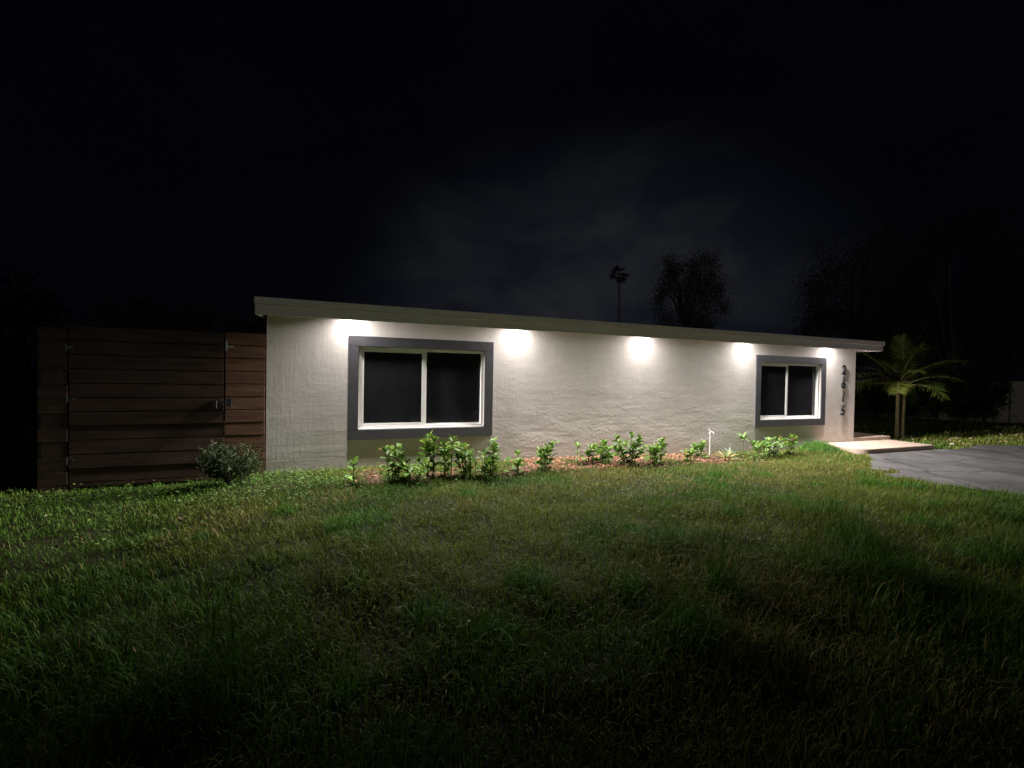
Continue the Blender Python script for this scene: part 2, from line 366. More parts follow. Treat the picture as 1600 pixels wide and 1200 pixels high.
# ------------------------------------------------------------------ house
house = tag(empty('house'), 'long low white stucco house with five lit eave lamps', 'house')
WX, WH, DEP = 13.43, 2.47, 8.0
W1 = (1.305, 3.415); W2 = (10.09, 12.135); WZ = (.612, 1.968)
def wall_front():
    xs = [0, W1[0], W1[1], W2[0], W2[1], WX]; zs = [-.4, WZ[0], WZ[1], WH]
    mb = MB()
    for yy in (0, .2):
        for i in range(5):
            for j in range(3):
                if j == 1 and i in (1, 3): continue
                mb.add([(xs[i], yy, zs[j]), (xs[i+1], yy, zs[j]), (xs[i+1], yy, zs[j+1]), (xs[i], yy, zs[j+1])], [(0, 1, 2, 3)])
    for a, b in (W1, W2):
        for p, q in (((a, WZ[0]), (b, WZ[0])), ((b, WZ[0]), (b, WZ[1])), ((b, WZ[1]), (a, WZ[1])), ((a, WZ[1]), (a, WZ[0]))):
            mb.add([(p[0], 0, p[1]), (q[0], 0, q[1]), (q[0], .2, q[1]), (p[0], .2, p[1])], [(0, 1, 2, 3)])
    # side and back walls
    mb.add([(0, 0, -.4), (0, 0, WH), (0, DEP, WH), (0, DEP, -.4)], [(0, 1, 2, 3)])
    mb.add([(WX, 0, -.4), (WX, 0, WH), (WX, DEP, WH), (WX, DEP, -.4)], [(0, 3, 2, 1)])
    mb.add([(0, DEP, -.4), (0, DEP, WH), (WX, DEP, WH), (WX, DEP, -.4)], [(0, 1, 2, 3)])
    o = mb.build('wall', M['stucco'], house)
    bm = bmesh.new(); bm.from_mesh(o.data); bmesh.ops.remove_doubles(bm, verts=bm.verts, dist=1e-4); bmesh.ops.recalc_face_normals(bm, faces=bm.faces); bm.to_mesh(o.data); bm.free()
wall_front()
OV = .42; RX0, RX1 = -.045, 13.76
# roof deck: low shed rising to the back
mb = MB(); y0, y1 = -OV+.02, DEP+.3
mb.add([(RX0, y0, 2.56), (RX1, y0, 2.56), (RX1, y1, 2.85), (RX0, y1, 2.85), (RX0, y0, 2.52), (RX1, y0, 2.52), (RX1, y1, 2.80), (RX0, y1, 2.80)],
       [(0, 1, 2, 3), (7, 6, 5, 4), (0, 4, 5, 1), (1, 5, 6, 2), (2, 6, 7, 3), (3, 7, 4, 0)])
roof = mb.build('roof', M['roofing'], house)
MB().box(RX0+.01, RX1-.01, -OV+.035, -.001, 2.455, 2.47).build('soffit', M['soffit'], house)
fa = MB().box(RX0, RX1, -OV, -OV+.035, 2.335, 2.48).build('fascia', M['fascia'], house, bevel=.003)
MB().box(RX0-.03, RX1+.03, -OV-.024, -OV+.018, 2.482, 2.578).build('fascia_cap', M['fascia'], fa, bevel=.004)
for nm_, xa in (('rake_board', RX0-.03), ('rake_board', RX1+.002)):
    MB().add([(xa, -OV+.036, 2.335), (xa+.028, -OV+.036, 2.335), (xa, y1, 2.615), (xa+.028, y1, 2.615),
              (xa, -OV+.036, 2.575), (xa+.028, -OV+.036, 2.575), (xa, y1, 2.87), (xa+.028, y1, 2.87)],
             [(0, 2, 3, 1), (4, 5, 7, 6), (0, 1, 5, 4), (2, 6, 7, 3), (0, 4, 6, 2), (1, 3, 7, 5)]).build(nm_, M['fascia'], house)
# windows
def window(a, b, split, lite):
    z0, z1 = WZ
    # grey stucco band round the opening
    mb = MB(); t, pr = .158, .026
    mb.box(a-t, b+t, -pr, .001, z1, z1+t+.006); mb.box(a-t, b+t, -pr, .001, z0-t, z0)
    mb.box(a-t, a, -pr, .001, z0+.0005, z1-.0005); mb.box(b, b+t, -pr, .001, z0+.0005, z1-.0005)
    win = mb.build('window', M['trim'], house, bevel=.003)
    fr = MB(); w_ = .05
    fr.box(a+.001, b-.001, .03, .13, z1-w_, z1-.001); fr.box(a+.001, b-.001, .03, .13, z0+.001, z0+.055)
    fr.box(a+.001, a+w_, .03, .13, z0+.056, z1-w_-.001); fr.box(b-w_, b-.001, .03, .13, z0+.056, z1-w_-.001)
    fr.box(a+.001, b-.001, -.012, .029, z0+.001, z0+.022)       # white stool lapping the sill
    fr.build('frame', M['vinyl'], win, bevel=.004)
    # sliding sash on one side stands proud
    s = MB(); q = .032; c = split
    x0_, x1_ = (a+w_+.001, c+.03)
    s.box(x0_, x1_, .045, .075, z0+.057, z0+.057+q+.01); s.box(x0_, x1_, .045, .075, z1-w_-q-.001, z1-w_-.002)
    s.box(x0_, x0_+q, .045, .075, z0+.1, z1-w_-q-.002); s.box(x1_-.06, x1_, .045, .075, z0+.1, z1-w_-q-.002)
    s.build('sash', M['vinyl'], win, bevel=.003)
    f2 = MB(); f2.box(c-.03, c+.055, .078, .112, z0+.057, z1-w_-.001); f2.box(c+.056, b-w_-.001, .082, .112, z0+.057, z0+.078)
    f2.build('mullion', M['vinyl'], win, bevel=.003)
    MB().box(x0_+q-.004, x1_-.056, .056, .062, z0+.096, z1-w_-q+.003).build('pane', M['glass'], win)
    MB().box(c+.05, b-w_+.004, .094, .1, z0+.07, z1-w_+.004).build('pane', M['glass'], win)
    return win
window(*W1, 2.35, 0)
window(*W2, 11.02, 0)
# house number: four standing-off metal digits
hn = None
root_num = bpy.data.objects.new('house_number', None); COL.objects.link(root_num); root_num.parent = house
dg = bpy.context.evaluated_depsgraph_get()
for ch, zt in zip('2615', (1.975, 1.622, 1.278, .935)):
    cu = bpy.data.curves.new('digit', 'FONT'); cu.body = ch; cu.size = .345; cu.extrude = .008; cu.offset = .007; cu.shear = .12
    cu.align_x = 'CENTER'; cu.bevel_depth = .0015
    to = bpy.data.objects.new('tmp', cu); COL.objects.link(to)
    dg = bpy.context.evaluated_depsgraph_get(); me = bpy.data.meshes.new_from_object(to.evaluated_get(dg))
    bpy.data.objects.remove(to)
    co = np.zeros(len(me.vertices)*3, np.float32); me.vertices.foreach_get('co', co); co = co.reshape(-1, 3)
    top = co[:, 1].max(); k = .25/(co[:, 1].max()-co[:, 1].min())
    co = np.stack([12.93+co[:, 0]*k*.95, -.028-co[:, 2], zt+(co[:, 1]-top)*k], 1)
    me.vertices.foreach_set('co', co.astype(np.float32).ravel()); me.update(); me.name = 'digit'; me.materials.clear()
    link('digit', me, M['black_metal'], root_num)
# recessed eave lamps
LAMPX = (1.18, 4.0, 6.76, 9.54, 12.32); LY = -.14
def lathe(prof, n=24):
    v = []; 
    for r0, z0 in prof:
        for j in range(n): v.append((r0*math.cos(2*math.pi*j/n), r0*math.sin(2*math.pi*j/n), z0))
    k = len(prof)
    return v, [(i*n+j, i*n+(j+1) % n, (i+1)*n+(j+1) % n, (i+1)*n+j) for i in range(k-1) for j in range(n)]
ring = lens = None
for lx in LAMPX:
    if ring is None:
        ring = MB().add(*lathe([(.066, -.022), (.066, -.028), (.070, -.031), (.084, -.031), (.090, -.026), (.092, .0)])).build('downlight', M['vinyl'], house, smooth=True)
        vv, ff = lathe([(.0645, -.018), (.045, -.020), (.02, -.021), (.004, -.021)]); lens = MB().add(vv, ff+[tuple(range(72, 96))]).build('lens', M['lens'], ring, smooth=True)
        ring.location = (lx, LY, 2.4549)
    else:
        r_ = ring.copy(); COL.objects.link(r_); r_.location = (lx, LY, 2.4549)
        q = lens.copy(); COL.objects.link(q); q.parent = r_
    ld = bpy.data.lights.new('eave_lamp', 'AREA'); ld.shape = 'DISK'; ld.size = .13; ld.energy = 55; ld.spread = R(176); ld.color = (1, .945, .91)
    ld.use_nodes = True; ln = ld.node_tree.nodes; ll = ld.node_tree.links
    e = ln['Emission']; fo = ln.new('ShaderNodeLightFalloff'); fo.inputs['Strength'].default_value = 1
    prev = None
    for nm_, k_ in (('Quadratic', .006), ('Linear', .40), ('Constant', .63)):
        a = ln.new('ShaderNodeMath'); a.operation = 'MULTIPLY_ADD'; a.inputs[1].default_value = k_; a.inputs[2].default_value = 0
        ll.new(fo.outputs[nm_], a.inputs[0])
        if prev: ll.new(prev.outputs[0], a.inputs[2])
        prev = a
    ll.new(prev.outputs[0], e.inputs['Strength'])
    lo = bpy.data.objects.new('eave_lamp', ld); COL.objects.link(lo); lo.location = (lx, LY, 2.424); lo.parent = house; lo.rotation_euler.x = R(20.5)   # aimed a little at the wall
    if lx < 2: lo.rotation_euler.y = R(-10)      # first lamp turned rightward along the wall to darken the left lawn

# entry lamp on the side wall beside the door: lights the landing and the palm
sc_ = MB().box(WX+.001, WX+.03, 1.14, 1.26, 1.86, 2.06).build('entry_lamp', M['black_metal'], house, bevel=.004)
vv, ff = lathe([(.012, 1.90), (.045, 1.91), (.05, 1.94), (.05, 2.0), (.04, 2.03), (.012, 2.035)], 16)
MB().add([(a_+WX+.085, b_+1.2, c_) for a_, b_, c_ in vv], ff).build('globe', M['lens'], sc_, smooth=True)
ld = bpy.data.lights.new('entry_lamp_light', 'POINT'); ld.energy = 34; ld.color = (1, .9, .76); ld.shadow_soft_size = .05
lo = bpy.data.objects.new('entry_lamp_light', ld); COL.objects.link(lo); lo.location = (WX+.16, 1.2, 1.95); lo.parent = house
# ------------------------------------------------------------------ fence and gate on the left
FY = -.012; PITCH = .1905
def boards(x0, x1, z0, z1, y, seed, step=0):
    mb = MB(); rr = random.Random(seed); z = z1
    while z > z0+.03:
        zb = max(z-PITCH+.010, z0); j = rr.uniform(-.004, .004)
        mb.box(x0, x1, y+j, y+.022+j, zb, z); z -= PITCH
    return mb
gate = tag(empty('wooden_gate', (-2.29, FY, -.1)), 'dark brown gate of wide horizontal boards with black latch', 'gate')
gl_ = (2.29, -FY, .1)
boards(-2.285, -.545, -.06, 2.085, FY, 3).build('board_panel', M['wood'], gate, bevel=.003, loc=gl_)
mb = MB(); mb.box(-2.28, -2.19, FY+.03, FY+.07, -.04, 2.06); mb.box(-.64, -.55, FY+.03, FY+.07, -.04, 2.06); mb.box(-2.18, -.65, FY+.03, FY+.07, .95, 1.04)
mb.build('gate_frame', M['wood'], gate, loc=gl_)
mb = MB(); mb.box(-.66, -.57, FY-.03, FY-.007, .98, 1.13); mb.tube([(-.615, FY-.03, 1.09), (-.615, FY-.075, 1.09), (-.615, FY-.08, 1.0), (-.615, FY-.03, .97)], .011); mb.box(-.6, -.47, FY-.046, FY-.031, 1.055, 1.085)
mb.build('latch', M['black_metal'], gate, bevel=.002, loc=gl_)
for zc in (1.12, .3, 1.8):
    MB().box(-2.31, -2.29, FY-.03, FY-.012, zc-.05, zc+.05).box(-2.289, -2.23, FY-.02, FY-.006, zc-.016, zc+.016).build('hinge', M['black_metal'], gate, loc=gl_)
fp = tag(empty('board_fence', (-.27, FY, -.1)), 'narrow brown board fence panel between gate and house wall', 'fence')
fl = (.27, -FY, .1)
boards(-.525, -.018, -.06, 2.095, FY, 5).build('board_panel', M['wood_lit'], fp, bevel=.003, loc=fl)
MB().box(-.515, -.42, FY+.03, FY+.12, -.3, 2.05).build('post', M['wood'], fp, loc=fl)
MB().box(-.520, -.500, FY-.016, FY-.006, 1.82, 1.965).box(-.499, -.43, FY-.012, FY-.006, 1.87, 1.90).build('bracket', M['steel'], fp, bevel=.001, loc=fl)
MB().box(-.541, -.529, FY+.004, FY+.03, .38, .80).build('edge_strip', M['wood_old'], fp, loc=fl)
MB().box(-.50, -.44, FY-.03, FY-.006, 1.0, 1.12).build('latch_keeper', M['black_metal'], fp, bevel=.002, loc=fl)
fpost = tag(empty('fence_post', (-2.43, FY, -.1)), 'wide dark board-clad post at the hinge side of the gate', 'post')
boards(-2.60, -2.300, -.1, 2.06, FY, 8).build('cladding', M['wood'], fpost, bevel=.003, loc=(2.43, -FY, .1))
MB().box(-2.56, -2.36, FY+.0, FY+.12, -.4, 2.0).build('core', M['wood'], fpost, loc=(2.43, -FY, .1))

# ------------------------------------------------------------------ standpipe
sp = tag(empty('water_spigot', (8.47, -.16, float(gz(8.47, -.16))+.15)), 'short white plastic standpipe with a tap by the wall', 'spigot')
MB().tube([(0, 0, -.25), (0, 0, .36)], .0125, 12).tube([(0, 0, .29), (0, 0, .33)], .025, 12).tube([(0, 0, .36), (0, 0, .385)], .026, 12).build('pipe', M['pvc'], sp, smooth=False)
MB().tube([(0, -.02, .345), (.0, -.075, .345), (0, -.095, .31)], .013, 8).build('spout', M['pvc'], sp)
MB().box(-.05, .05, -.012, .012, .392, .408).tube([(0, 0, .384), (0, 0, .4)], .008, 8).build('tap_handle', M['pvc'], sp, bevel=.004)

# ------------------------------------------------------------------ leaves
def unit(v): return v/np.maximum(np.linalg.norm(v, axis=-1, keepdims=True), 1e-9)
def leaf_mesh(name, P, D, Nn, Ln, Wd, cols, shape='obovate', droop=.15):
    """many leaves: base P, direction D, normal Nn, length and width; each leaf is 8 faces folded on the midrib"""
    P = np.asarray(P, float); D = unit(np.asarray(D, float)); Nn = np.asarray(Nn, float)
    S = unit(np.cross(D, Nn)); U = np.cross(S, D); n = len(P); Ln = np.asarray(Ln)[:, None]; Wd = np.asarray(Wd)[:, None]
    if shape == 'obovate': prof = [(0, .10), (.3, .45), (.62, .95), (.86, .78), (1, .12)]
    elif shape == 'blade': prof = [(0, .5), (.3, 1), (.65, .8), (1, .04)]
    else: prof = [(0, .1), (.3, .9), (.65, .75), (1, .05)]
    k = len(prof); V = np.zeros((n, k, 3, 3))
    for i, (t, w_) in enumerate(prof):
        c = P+D*Ln*t-U*Ln*droop*t*t
        V[:, i, 1] = c; V[:, i, 0] = c-S*Wd*.5*w_+U*Wd*.12*w_; V[:, i, 2] = c+S*Wd*.5*w_+U*Wd*.12*w_
    V = V.reshape(-1, 3); b = np.arange(n)[:, None]*k*3
    qs = []
    for i in range(k-1):
        for j in (0, 1):
            qs.append(np.stack([b[:, 0]+i*3+j, b[:, 0]+i*3+j+1, b[:, 0]+(i+1)*3+j+1, b[:, 0]+(i+1)*3+j], 1))
    C = np.repeat(np.asarray(cols), k*3, axis=0)
    return fast_mesh(name, V, np.concatenate(qs), C, smooth=True)
def rand_dirs(n, r=None):
    v = (r or rng).normal(size=(n, 3)); return unit(v)

# ------------------------------------------------------------------ clusia shrubs in the bed
def shrub(x, y, h, stems, spread, label, seed, leaf=.125, group='young hedge shrubs in the mulch bed', tone=0, bare=.12, pal=None):
    r = np.random.default_rng(seed); z = float(gz(x, y))-.01
    root = tag(empty('shrub', (x, y, z)), label, 'shrub', group)
    st = MB(); P = []; D = []; Nn = []; Ln = []; Wd = []; C = []
    for k in range(stems):
        a = r.uniform(0, 6.28); hh = h*(1 if k == 0 else r.uniform(.5, .95)); tip = np.array([math.cos(a)*spread*r.uniform(.2, 1), math.sin(a)*spread*r.uniform(.2, .8), hh*.88])
        base = np.array([math.cos(a), math.sin(a), 0])*.02*min(stems, 3)
        pts = [base*(1-t)+tip*t+np.array([0, 0, .12*hh*math.sin(t*3.1)]) for t in np.linspace(0, 1, 6)]
        st.tube(pts, list(np.linspace(.008, .004, 6)), 6)
        nodes = max(3, int(hh*(1-bare)/.052)); 
        for j in range(nodes):
            t = bare+(1-bare)*j/(nodes-1); p = np.array([np.interp(t, np.linspace(0, 1, 6), [q[i] for q in pts]) for i in range(3)])
            top = j >= nodes-2
            for e in range(4 if top else 2):
                az = a+j*1.57+e*(1.57 if top else 3.14)+r.uniform(-.35, .35); el = r.uniform(.45, 1.2) if top else r.uniform(.1, .75)
                d = np.array([math.cos(az)*math.cos(el), math.sin(az)*math.cos(el), math.sin(el)])
                P.append(p); D.append(d); Nn.append(np.array([-math.cos(az)*math.sin(el), -math.sin(az)*math.sin(el), math.cos(el)])+r.normal(size=3)*.25)
                s = leaf*r.uniform(.75, 1.25)*(.8 if top else 1); Ln.append(s); Wd.append(s*r.uniform(.5, .66))
                g = r.uniform(.75, 1.25); y_ = r.random()**2*(1.0 if top else .5)
                c = np.array([.075, .17, .024])*(1-y_)+np.array([.20, .30, .036])*y_
                if pal is not None: c = pal[r.integers(len(pal))]
                if r.random() < .04: c = np.array([.22, .15, .05])
                C.append(c*g)
    st.build('stem', M['stem'], root, smooth=True)
    me = leaf_mesh('foliage', P, D, Nn, Ln, Wd, C)
    link('foliage', me, M['leaf'], root)
    return root
SH = [
 (1.25, -1.02, .31, 1, .03, 'lone small shrub sprout in the lawn left of the hedge row, under the large window'),
 (1.80, -1.05, .54, 3, .12, 'tall open shrub at the left end of the hedge row under the large window'),
 (2.06, -1.28, .34, 4, .20, 'low spreading shrub in front of the hedge row at the large window'),
 (2.34, -.92, .66, 3, .10, 'tallest upright shrub, below the white mullion of the large window'),
 (2.60, -.95, .62, 3, .10, 'upright narrow shrub just right of the tallest one under the large window'),
 (2.86, -1.06, .52, 4, .16, 'full leafy shrub under the right pane of the large window'),
 (3.20, -1.10, .56, 4, .15, 'bushy shrub below the right edge of the large window trim'),
 (2.98, -1.28, .30, 3, .16, 'short dark shrub filling the front of the hedge below the right pane'),
 (3.60, -1.08, .22, 2, .09, 'tiny low shrub just right of the large window'),
 (3.80, -.84, .30, 1, .04, 'thin single-stem shrub close to the wall, right of the large window'),
 (4.14, -1.05, .50, 5, .16, 'rounded bushy shrub standing alone below the second lamp'),
 (4.98, -.62, .34, 1, .05, 'slim shrub sprig near the wall at the start of the red wood chips'),
 (5.24, -.68, .32, 2, .10, 'low two-stemmed shrub among the red wood chips'),
 (5.46, -.80, .30, 3, .13, 'small shrub left beside the biggest shrub in the wood chips'),
 (5.52, -.55, .40, 2, .08, 'shrub behind and left of the biggest shrub, close to the wall'),
 (5.82, -.95, .60, 8, .24, 'biggest roundest shrub, standing in red wood chips below the third lamp'),
 (6.32, -1.02, .32, 3, .09, 'small shrub right of the biggest shrub, in front of the chips'),
 (6.56, -.82, .46, 4, .10, 'medium shrub with a full top right of the biggest shrub'),
 (7.25, -.82, .22, 2, .08, 'very small shrub on its own at the right part of the wood chips'),
 (7.85, -.46, .34, 4, .13, 'shrub with pale tips left of the white standpipe'),
 (9.32, -.72, .34, 5, .22, 'low dense shrub in front of the small window, left half'),
 (9.72, -.62, .44, 6, .24, 'broad dense shrub under the left pane of the small window'),
 (10.35, -.50, .46, 4, .16, 'open shrub with two raised sprigs under the right pane of the small window'),
]
for i, (x, y, h, ns, sprd, lab) in enumerate(SH): shrub(x, y, h*1.02, ns if ns == 1 else int(ns*1.5)+1, sprd*1.4, lab, 100+i)

# stalked rosette by the small window and the variegated plant
def rosette(x, y, zb, n, ln, wd, tall, label, pal, seed, name, arch=.35, elr=(.2, 1.2)):
    r = np.random.default_rng(seed); root = tag(empty(name, (x, y, float(gz(x, y))-.01)), label, 'plant')
    MB().tube([(0, 0, 0), (.01, 0, max(.03, tall))], [.012, .008], 6).build('stem', M['stem'], root)
    P, D, Nn, Ln, Wd, C = [], [], [], [], [], []
    for k in range(n):
        az = k*2.4+r.uniform(-.3, .3); el = r.uniform(*elr)
        D.append((math.cos(az)*math.cos(el), math.sin(az)*math.cos(el), math.sin(el))); Nn.append((-math.cos(az)*math.sin(el), -math.sin(az)*math.sin(el), math.cos(el)))
        P.append((0, 0, tall-.01*r.random())); Ln.append(ln*r.uniform(.7, 1.2)); Wd.append(wd*r.uniform(.8, 1.2)); C.append(np.array(pal[r.integers(len(pal))])*r.uniform(.8, 1.2))
    link('foliage', leaf_mesh('foliage', P, D, Nn, Ln, Wd, C, 'lance', arch), M['leaf'], root)
rosette(9.18, -.36, 0, 26, .19, .055, .36, 'tall rosette plant on a bare stem left of the small window trim', [(.09, .17, .03), (.06, .13, .025), (.13, .20, .05)], 5, 'rosette_plant')
rosette(8.22, -.82, 0, 22, .24, .05, .05, 'variegated cream and green plant right of the wood chips', [(.33, .30, .10), (.10, .15, .04), (.26, .27, .12), (.40, .25, .05)], 6, 'variegated_plant')
rosette(8.62, -.55, 0, 20, .24, .045, .04, 'bluish green low plant beside the white standpipe', [(.07, .12, .07), (.10, .15, .09), (.05, .10, .05)], 9, 'variegated_plant')
rosette(8.95, -.85, 0, 16, .20, .05, .04, 'yellowish low plant in the grass before the tall rosette', [(.24, .23, .09), (.10, .14, .04), (.08, .12, .03)], 11, 'variegated_plant')

# feathery bush in the corner of fence and wall
def feathery(x, y, rx, ry, h, label, seed, n=3600):
    r = np.random.default_rng(seed); root = tag(empty('feathery_bush', (x, y, float(gz(x, y))-.02)), label, 'bush')
    mb = MB(); tips = []
    for k in range(26):
        a = r.uniform(0, 6.28); q = math.sqrt(r.random()); t = np.array([math.cos(a)*rx*q, math.sin(a)*ry*q, h*(1-.45*q*q)*r.uniform(.75, 1.05)])
        mb.tube([(0, 0, 0), tuple(t*np.array([.35, .35, .55])), tuple(t)], [.007, .005, .002], 5); tips.append(t)
    mb.build('stem', M['stem'], root)
    T = np.array(tips)[r.integers(len(tips), size=n)]; f_ = r.uniform(.35, 1.02, n)[:, None]
    P = T*np.concatenate([f_*.9+.1, f_*.9+.1, f_], 1)+r.normal(size=(n, 3))*.035
    D = rand_dirs(n, r)+np.array([0, 0, .6]); c = np.where(r.random((n, 1)) < .3, [[.040, .062, .016]], [[.020, .038, .011]])*r.uniform(.7, 1.3, (n, 1))
    link('foliage', leaf_mesh('foliage', P, D, rand_dirs(n, r), r.uniform(.04, .09, n), r.uniform(.008, .016, n), c, 'lance', .3), M['leaf'], root)
feathery(-.36, -.50, .50, .38, .56, 'feathery green bush in the corner between fence and wall', 21)

# ------------------------------------------------------------------ palm by the porch
def palm(x, y, label):
    z = float(gz(x, y)); root = tag(empty('palm_tree', (x, y, z-.03)), label, 'palm'); r = np.random.default_rng(4)
    crowns = []
    for dx, dy, lean in ((-.055, .03, -.02), (.06, -.03, .05)):
        pts = [(dx+lean*t, dy, 1.62*t) for t in np.linspace(0, 1, 9)]
        MB().tube(pts, list(np.array([.072, .056, .05, .047, .045, .044, .043, .046, .04])), 12).build('trunk', M['palm_stem'], root, smooth=True); crowns.append(np.array(pts[-1]))
    fr = []
    specs = []
    for k in range(24):
        specs.append((k*2.4+.3, .15+1.25*((k*7) % 24)/23, r.uniform(1.05, 1.6), k % 2))
    for az, el, ln, w_ in specs:
        c = crowns[w_]; d = np.array([math.cos(az)*math.cos(el), math.sin(az)*math.cos(el), math.sin(el)]); n = 26
        p = c.copy(); path = []; dd = d.copy()
        for i in range(n):
            path.append(p.copy()); p = p+dd*ln/n; dd = unit(dd+np.array([0, 0, -.034-.030*i/n]))
        fr.append((path, ln))
    for path, ln in fr:
        path = np.array(path); n = len(path); P, D, Nn, Ln, Wd, C = [], [], [], [], [], []
        yel = .55*r.random()**2
        for i in range(4, n):
            t = (path[min(i+1, n-1)]-path[i-1]); t = t/np.linalg.norm(t); s = np.cross(t, (0, 0, 1)); s = s/max(np.linalg.norm(s), .1); u_ = np.cross(s, t)
            for q in (-1, 1):
                for rep in (0, .5):
                    P.append(path[i]+t*rep*ln/n); D.append(s*q*.75+t*.8+u_*r.uniform(-.15, .45)+r.normal(size=3)*.08); Nn.append(u_+s*q*-.35)
                    Ln.append(.36*math.sin(.35+2.5*i/n)*r.uniform(.75, 1.15)+.05); Wd.append(.026)
                    C.append((np.array([.06, .10, .018])*(1-yel)+np.array([.15, .15, .025])*yel)*r.uniform(.75, 1.25))
        o = link('frond', leaf_mesh('frond', P, D, Nn, Ln, Wd, C, 'blade', .35), M['leaf'], root)
        MB().tube([tuple(q) for q in path], list(np.linspace(.016, .003, n)), 6).build('rachis', M['palm_stem'], o, smooth=True)
palm(16.55, .62, 'young double-trunk palm beyond the porch landing')

# ------------------------------------------------------------------ trees and hedges in the dark
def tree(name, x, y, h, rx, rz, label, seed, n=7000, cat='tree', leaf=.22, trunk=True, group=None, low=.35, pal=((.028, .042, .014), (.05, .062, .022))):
    r = np.random.default_rng(seed); z = float(gz(x, y)); root = tag(empty(name, (x, y, z)), label, cat, group)
    cz = h-rz; mb = MB(); cl_ = []
    for k in range(64):
        d = rand_dirs(1, r)[0]; q = r.uniform(.45, 1)
        cl_.append(np.array([d[0]*rx*q, d[1]*rx*q, cz+d[2]*rz*q*(1 if d[2] > 0 else .9)]))
    cl_ = np.array(cl_); cl_[:, 2] = np.maximum(cl_[:, 2], low)
    tr = max(.05, h*.022)
    mb.tube([(0, 0, -.2), (.05*h*.2, 0, h*.2), (.02*h, .02*h, cz)], [tr*1.4, tr, tr*.6], 8)
    for c in cl_[:14]: mb.tube([(.01*h, 0, max(.15*h, cz-.75*rz)), tuple(c*np.array([.5, .5, .9])), tuple(c)], [tr*.5, tr*.3, tr*.08], 5)
    mb.build('trunk', M['bark'], root, smooth=True)
    k = r.integers(len(cl_), size=n); P = cl_[k]+np.clip(r.normal(size=(n, 3)), -1.7, 1.7)*np.array([rx, rx, rz])*r.choice([.08, .13, .17], n)[:, None]
    P[:, 2] = np.maximum(P[:, 2], .05)
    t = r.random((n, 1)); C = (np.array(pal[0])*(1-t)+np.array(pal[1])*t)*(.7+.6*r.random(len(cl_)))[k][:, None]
    link('crown', leaf_mesh('crown', P, rand_dirs(n, r)+np.array([0, 0, -.2]), rand_dirs(n, r), leaf*r.uniform(.6, 1.3, n), leaf*.45*r.uniform(.7, 1.2, n), C, 'lance', .2), M['tree_leaf'], root)
def fan_palm(x, y, h, label, seed, s=1.0):
    r = np.random.default_rng(seed); root = tag(empty('fan_palm', (x, y, -.1)), label, 'palm')
    MB().tube([(0, 0, 0), (.15, 0, h*.5), (.05, .1, h)], [.16*s, .11*s, .1*s], 8).build('trunk', M['bark'], root, smooth=True)
    P, D, Nn, Ln, Wd, C = [], [], [], [], [], []
    for k in range(26):
        az = k*2.4; el = r.uniform(-.9, 1.4); d = np.array([math.cos(az)*math.cos(el), math.sin(az)*math.cos(el), math.sin(el)]); p0 = np.array([.05, .1, h])+d*.7*s
        side = unit(np.cross(d, (0.01, 0, 1)))
        for j in np.linspace(-1.2, 1.2, 11):
            P.append(p0); D.append(d*math.cos(j)+side*math.sin(j)-np.array([0, 0, .15])); Nn.append(np.cross(side, d)+r.normal(size=3)*.5); Ln.append(.9*s*r.uniform(.8, 1.1)); Wd.append(.14*s); C.append((.07, .08, .06))
    link('crown', leaf_mesh('crown', P, D, Nn, Ln, Wd, C, 'lance', .3), M['tree_leaf'], root)
fan_palm(27.4, 31.5, 12.9, 'small far fan palm silhouetted above the middle of the roof', 1, .75)
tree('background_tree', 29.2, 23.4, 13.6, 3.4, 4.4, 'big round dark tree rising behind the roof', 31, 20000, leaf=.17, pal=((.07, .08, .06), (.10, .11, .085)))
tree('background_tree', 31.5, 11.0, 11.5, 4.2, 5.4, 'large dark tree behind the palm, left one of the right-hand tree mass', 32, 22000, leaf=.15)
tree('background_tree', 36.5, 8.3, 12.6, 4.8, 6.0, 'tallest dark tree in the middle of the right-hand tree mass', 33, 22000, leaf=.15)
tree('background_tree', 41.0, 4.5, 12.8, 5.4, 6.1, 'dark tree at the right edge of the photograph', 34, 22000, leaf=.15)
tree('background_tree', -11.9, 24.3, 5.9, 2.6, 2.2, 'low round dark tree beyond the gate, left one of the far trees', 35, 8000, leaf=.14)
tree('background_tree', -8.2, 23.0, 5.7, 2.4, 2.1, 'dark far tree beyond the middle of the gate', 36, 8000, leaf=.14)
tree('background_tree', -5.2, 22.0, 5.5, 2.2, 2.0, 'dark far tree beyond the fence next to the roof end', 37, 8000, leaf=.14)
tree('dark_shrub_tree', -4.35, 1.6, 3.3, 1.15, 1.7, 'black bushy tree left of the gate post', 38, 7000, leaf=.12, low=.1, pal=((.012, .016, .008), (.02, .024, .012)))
# hedge shrubs in front of the neighbour's wall
for i, (x, y, h, rx, lab) in enumerate([
    (20.0, 4.6, 2.3, 1.1, 'dark shrub behind the house corner, left of the palm trunks'),
    (23.6, 4.6, 2.2, 1.0, 'dark shrub behind the palm crown, before the concrete wall'),
    (25.2, 3.7, 2.6, 1.2, 'broad dark shrub in front of the concrete wall, right of the palm'),
    (26.9, 2.9, 2.5, .8, 'narrow dark shrub beside the bare end of the concrete wall'),
    (30.5, 1.0, 3.2, 1.6, 'dark shrub just right of the concrete wall end'),
    (32.5, -1.5, 3.0, 1.8, 'dark shrub at the far right beyond the driveway')]):
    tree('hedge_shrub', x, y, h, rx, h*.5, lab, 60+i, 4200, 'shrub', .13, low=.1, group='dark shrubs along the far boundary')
# little white-leaved plant between house corner and palm
rosette(15.9, 1.9, 0, 40, .26, .09, .22, 'low pale-leaved plant between the landing and the palm', [(.13, .18, .10), (.05, .09, .03), (.18, .22, .15)], 15, 'leafy_plant')
